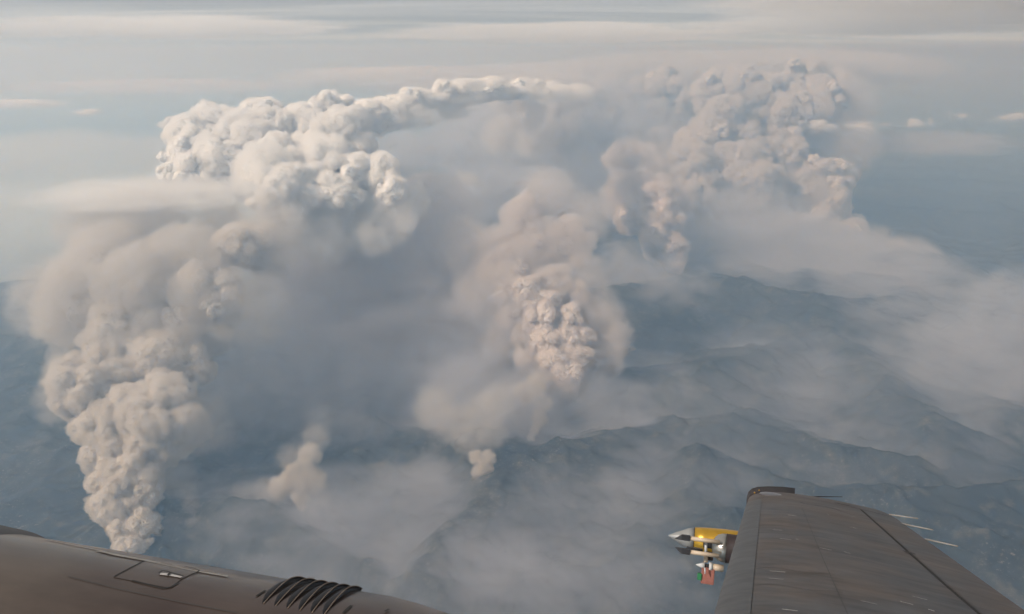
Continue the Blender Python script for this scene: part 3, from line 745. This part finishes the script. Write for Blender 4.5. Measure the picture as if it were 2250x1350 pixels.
def nac_line(name, pix, w, m, parent, off=.002, sub=6):
    k = [nac_hit(*q) for q in pix]; P = []
    for (a0, t0), (a1, t1) in zip(k[:-1], k[1:]):
        for i in range(sub): s = i / sub; P.append((a0 + (a1 - a0) * s, t0 + (t1 - t0) * s))
    P.append(k[-1]); vs_ = []
    Q = [nac(a, t, off) for a, t in P]
    for i, p in enumerate(Q):
        t = (Q[min(i + 1, len(Q) - 1)] - Q[max(i - 1, 0)]).normalized(); nn = Vector((0, p.y - NO, p.z - NU)).normalized()
        s = t.cross(nn).normalized() * w / 2; vs_ += [p - s, p + s]
    return part(name, vs_, [(2 * i, 2 * i + 1, 2 * i + 3, 2 * i + 2) for i in range(len(Q) - 1)], m, parent)
def nac_panel(name, pix, m, parent, off, N=8):
    """raised skin patch: four picture corners laid on the cowling"""
    (a0, t0), (a1, t1), (a2, t2), (a3, t3) = [nac_hit(*q) for q in pix]
    vs_ = []
    for i in range(N + 1):
        s = i / N
        for j in range(N + 1):
            r_ = j / N
            a = (a0 * (1 - s) + a1 * s) * (1 - r_) + (a3 * (1 - s) + a2 * s) * r_; t = (t0 * (1 - s) + t1 * s) * (1 - r_) + (t3 * (1 - s) + t2 * s) * r_
            vs_.append(nac(a, t, off))
    return part(name, vs_, [(i * (N + 1) + j, i * (N + 1) + j + 1, (i + 1) * (N + 1) + j + 1, (i + 1) * (N + 1) + j) for i in range(N) for j in range(N)], m, parent)
pan = nac_panel('access_panel', [(322, 1233), (437, 1256), (372, 1293), (252, 1270)], M_COWL, cowl, .0015)
nac_line('panel_seam', [(320, 1233), (300, 1243), (275, 1256), (251, 1269)], .007, M_SEAM, pan)
nac_line('panel_seam', [(290, 1277), (330, 1287), (358, 1294), (375, 1292), (393, 1281)], .005, M_SEAM, pan)
nac_line('panel_seam', [(420, 1264), (432, 1260), (438, 1255), (425, 1250), (405, 1246)], .004, M_SEAM, pan)
nac_panel('latch', [(353, 1262), (373, 1263), (368, 1268), (351, 1266)], M_CHIP, pan, .004)
nac_panel('latch', [(374, 1264), (401, 1270), (397, 1273), (370, 1268)], M_CHIP, pan, .004)
nac_line('latch_gap', [(349, 1264), (356, 1259), (366, 1260), (376, 1263), (402, 1270)], .005, M_SEAM, pan, .006)
nac_line('latch_gap', [(375, 1263), (368, 1268)], .006, M_SEAM, pan, .006)
nac_line('panel_seam', [(150, 1268), (260, 1295), (400, 1325), (520, 1348)], .0025, M_FAINT, cowl)
M_HIGHLIGHT = paint('painted_highlight', (.20, .18, .155), .35, .2, .5, 14)  # pale strips: the highlight along the cowling's upper edge, put into the colour
nac_line('highlight_strip', [(100, 1187), (160, 1199), (230, 1213)], .006, M_HIGHLIGHT, cowl, .0018)
nac_line('highlight_strip', [(215, 1212), (260, 1222), (310, 1231), (350, 1239)], .015, M_HIGHLIGHT, cowl, .0021)
nac_line('highlight_strip', [(345, 1239), (400, 1250), (440, 1258), (500, 1268)], .009, M_HIGHLIGHT, cowl, .0018)
nac_line('panel_seam', [(563, 1312), (583, 1299)], .006, M_SEAM, cowl)
nac_line('panel_seam', [(754, 1349), (772, 1332)], .008, M_SEAM, cowl)
nac_line('panel_seam', [(845, 1343), (855, 1337)], .006, M_SEAM, cowl)
# scalloped cooling louvres opening aft
a_top, th_top = nac_hit(640, 1283)
for i in range(6):
    b0 = nac_hit(574 + 26.5 * i, 1326 + 5.0 * i); t0 = b0[1]; t1 = R(70)
    a0 = b0[0]; L = 24; vs_ = []; rim = []
    for j in range(L + 1):
        s = j / L; th = t0 + (t1 - t0) * s
        h = .014 * (math.sin(math.pi * min(1, s * .9 + .02)) ** .6) * (.12 + .88 * min(1, s * 1.8))
        lean = -.012 * s
        vs_ += [nac(a0 - .030 + lean, th, -.004), nac(a0 + .006 + lean, th, h), nac(a0 + .004 + lean, th, -.005)]
        rim.append(nac(a0 + .007 + lean, th, h + .0005))
    fs = []
    for j in range(L): fs += [(3 * j, 3 * j + 3, 3 * j + 4, 3 * j + 1), (3 * j + 1, 3 * j + 4, 3 * j + 5, 3 * j + 2)]
    lv = part('cooling_louvre', vs_, fs, M_BLACK, cowl)
    rv, rf = [], []
    for j in range(L):
        tv, tf = tube(rim[j], rim[j + 1], .0016, .0016, 6); o_ = len(rv); rv += tv; rf += [tuple(x + o_ for x in q) for q in tf]
    part('rim', rv, rf, M_RIM, lv)
# dark intake lip at the front of the cowling
al, tl = nac_hit(30, 1163)
v = []
for j in range(25):
    th = tl - 1.0 + 1.3 * j / 24; b = math.sin(math.pi * j / 24)
    v += [nac(al - .45, th, .012 + .03 * b), nac(al + .02, th, .004 + .012 * b), nac(al + .06, th, -.004)]
part('intake_lip', v, [q for j in range(24) for q in ((3 * j, 3 * j + 3, 3 * j + 4, 3 * j + 1), (3 * j + 1, 3 * j + 4, 3 * j + 5, 3 * j + 2))], M_BLACK, cowl)

pall = empty('shade_pall', (46000, 38000, 2700), 'added high grey smoke pall, mostly out of view, shading the right side', 'smoke')  # smoke sheet added overhead, mostly out of view, to shade the right-hand haze
pm = link('sheet', SOFT[0], pall, cloud_mat('shade_pall_smoke', (.9, .885, .87), 0.0015, 3.0, .8))
pm.location = (46000, 38000, 2700); pm.scale = (42000, 52000, 900)
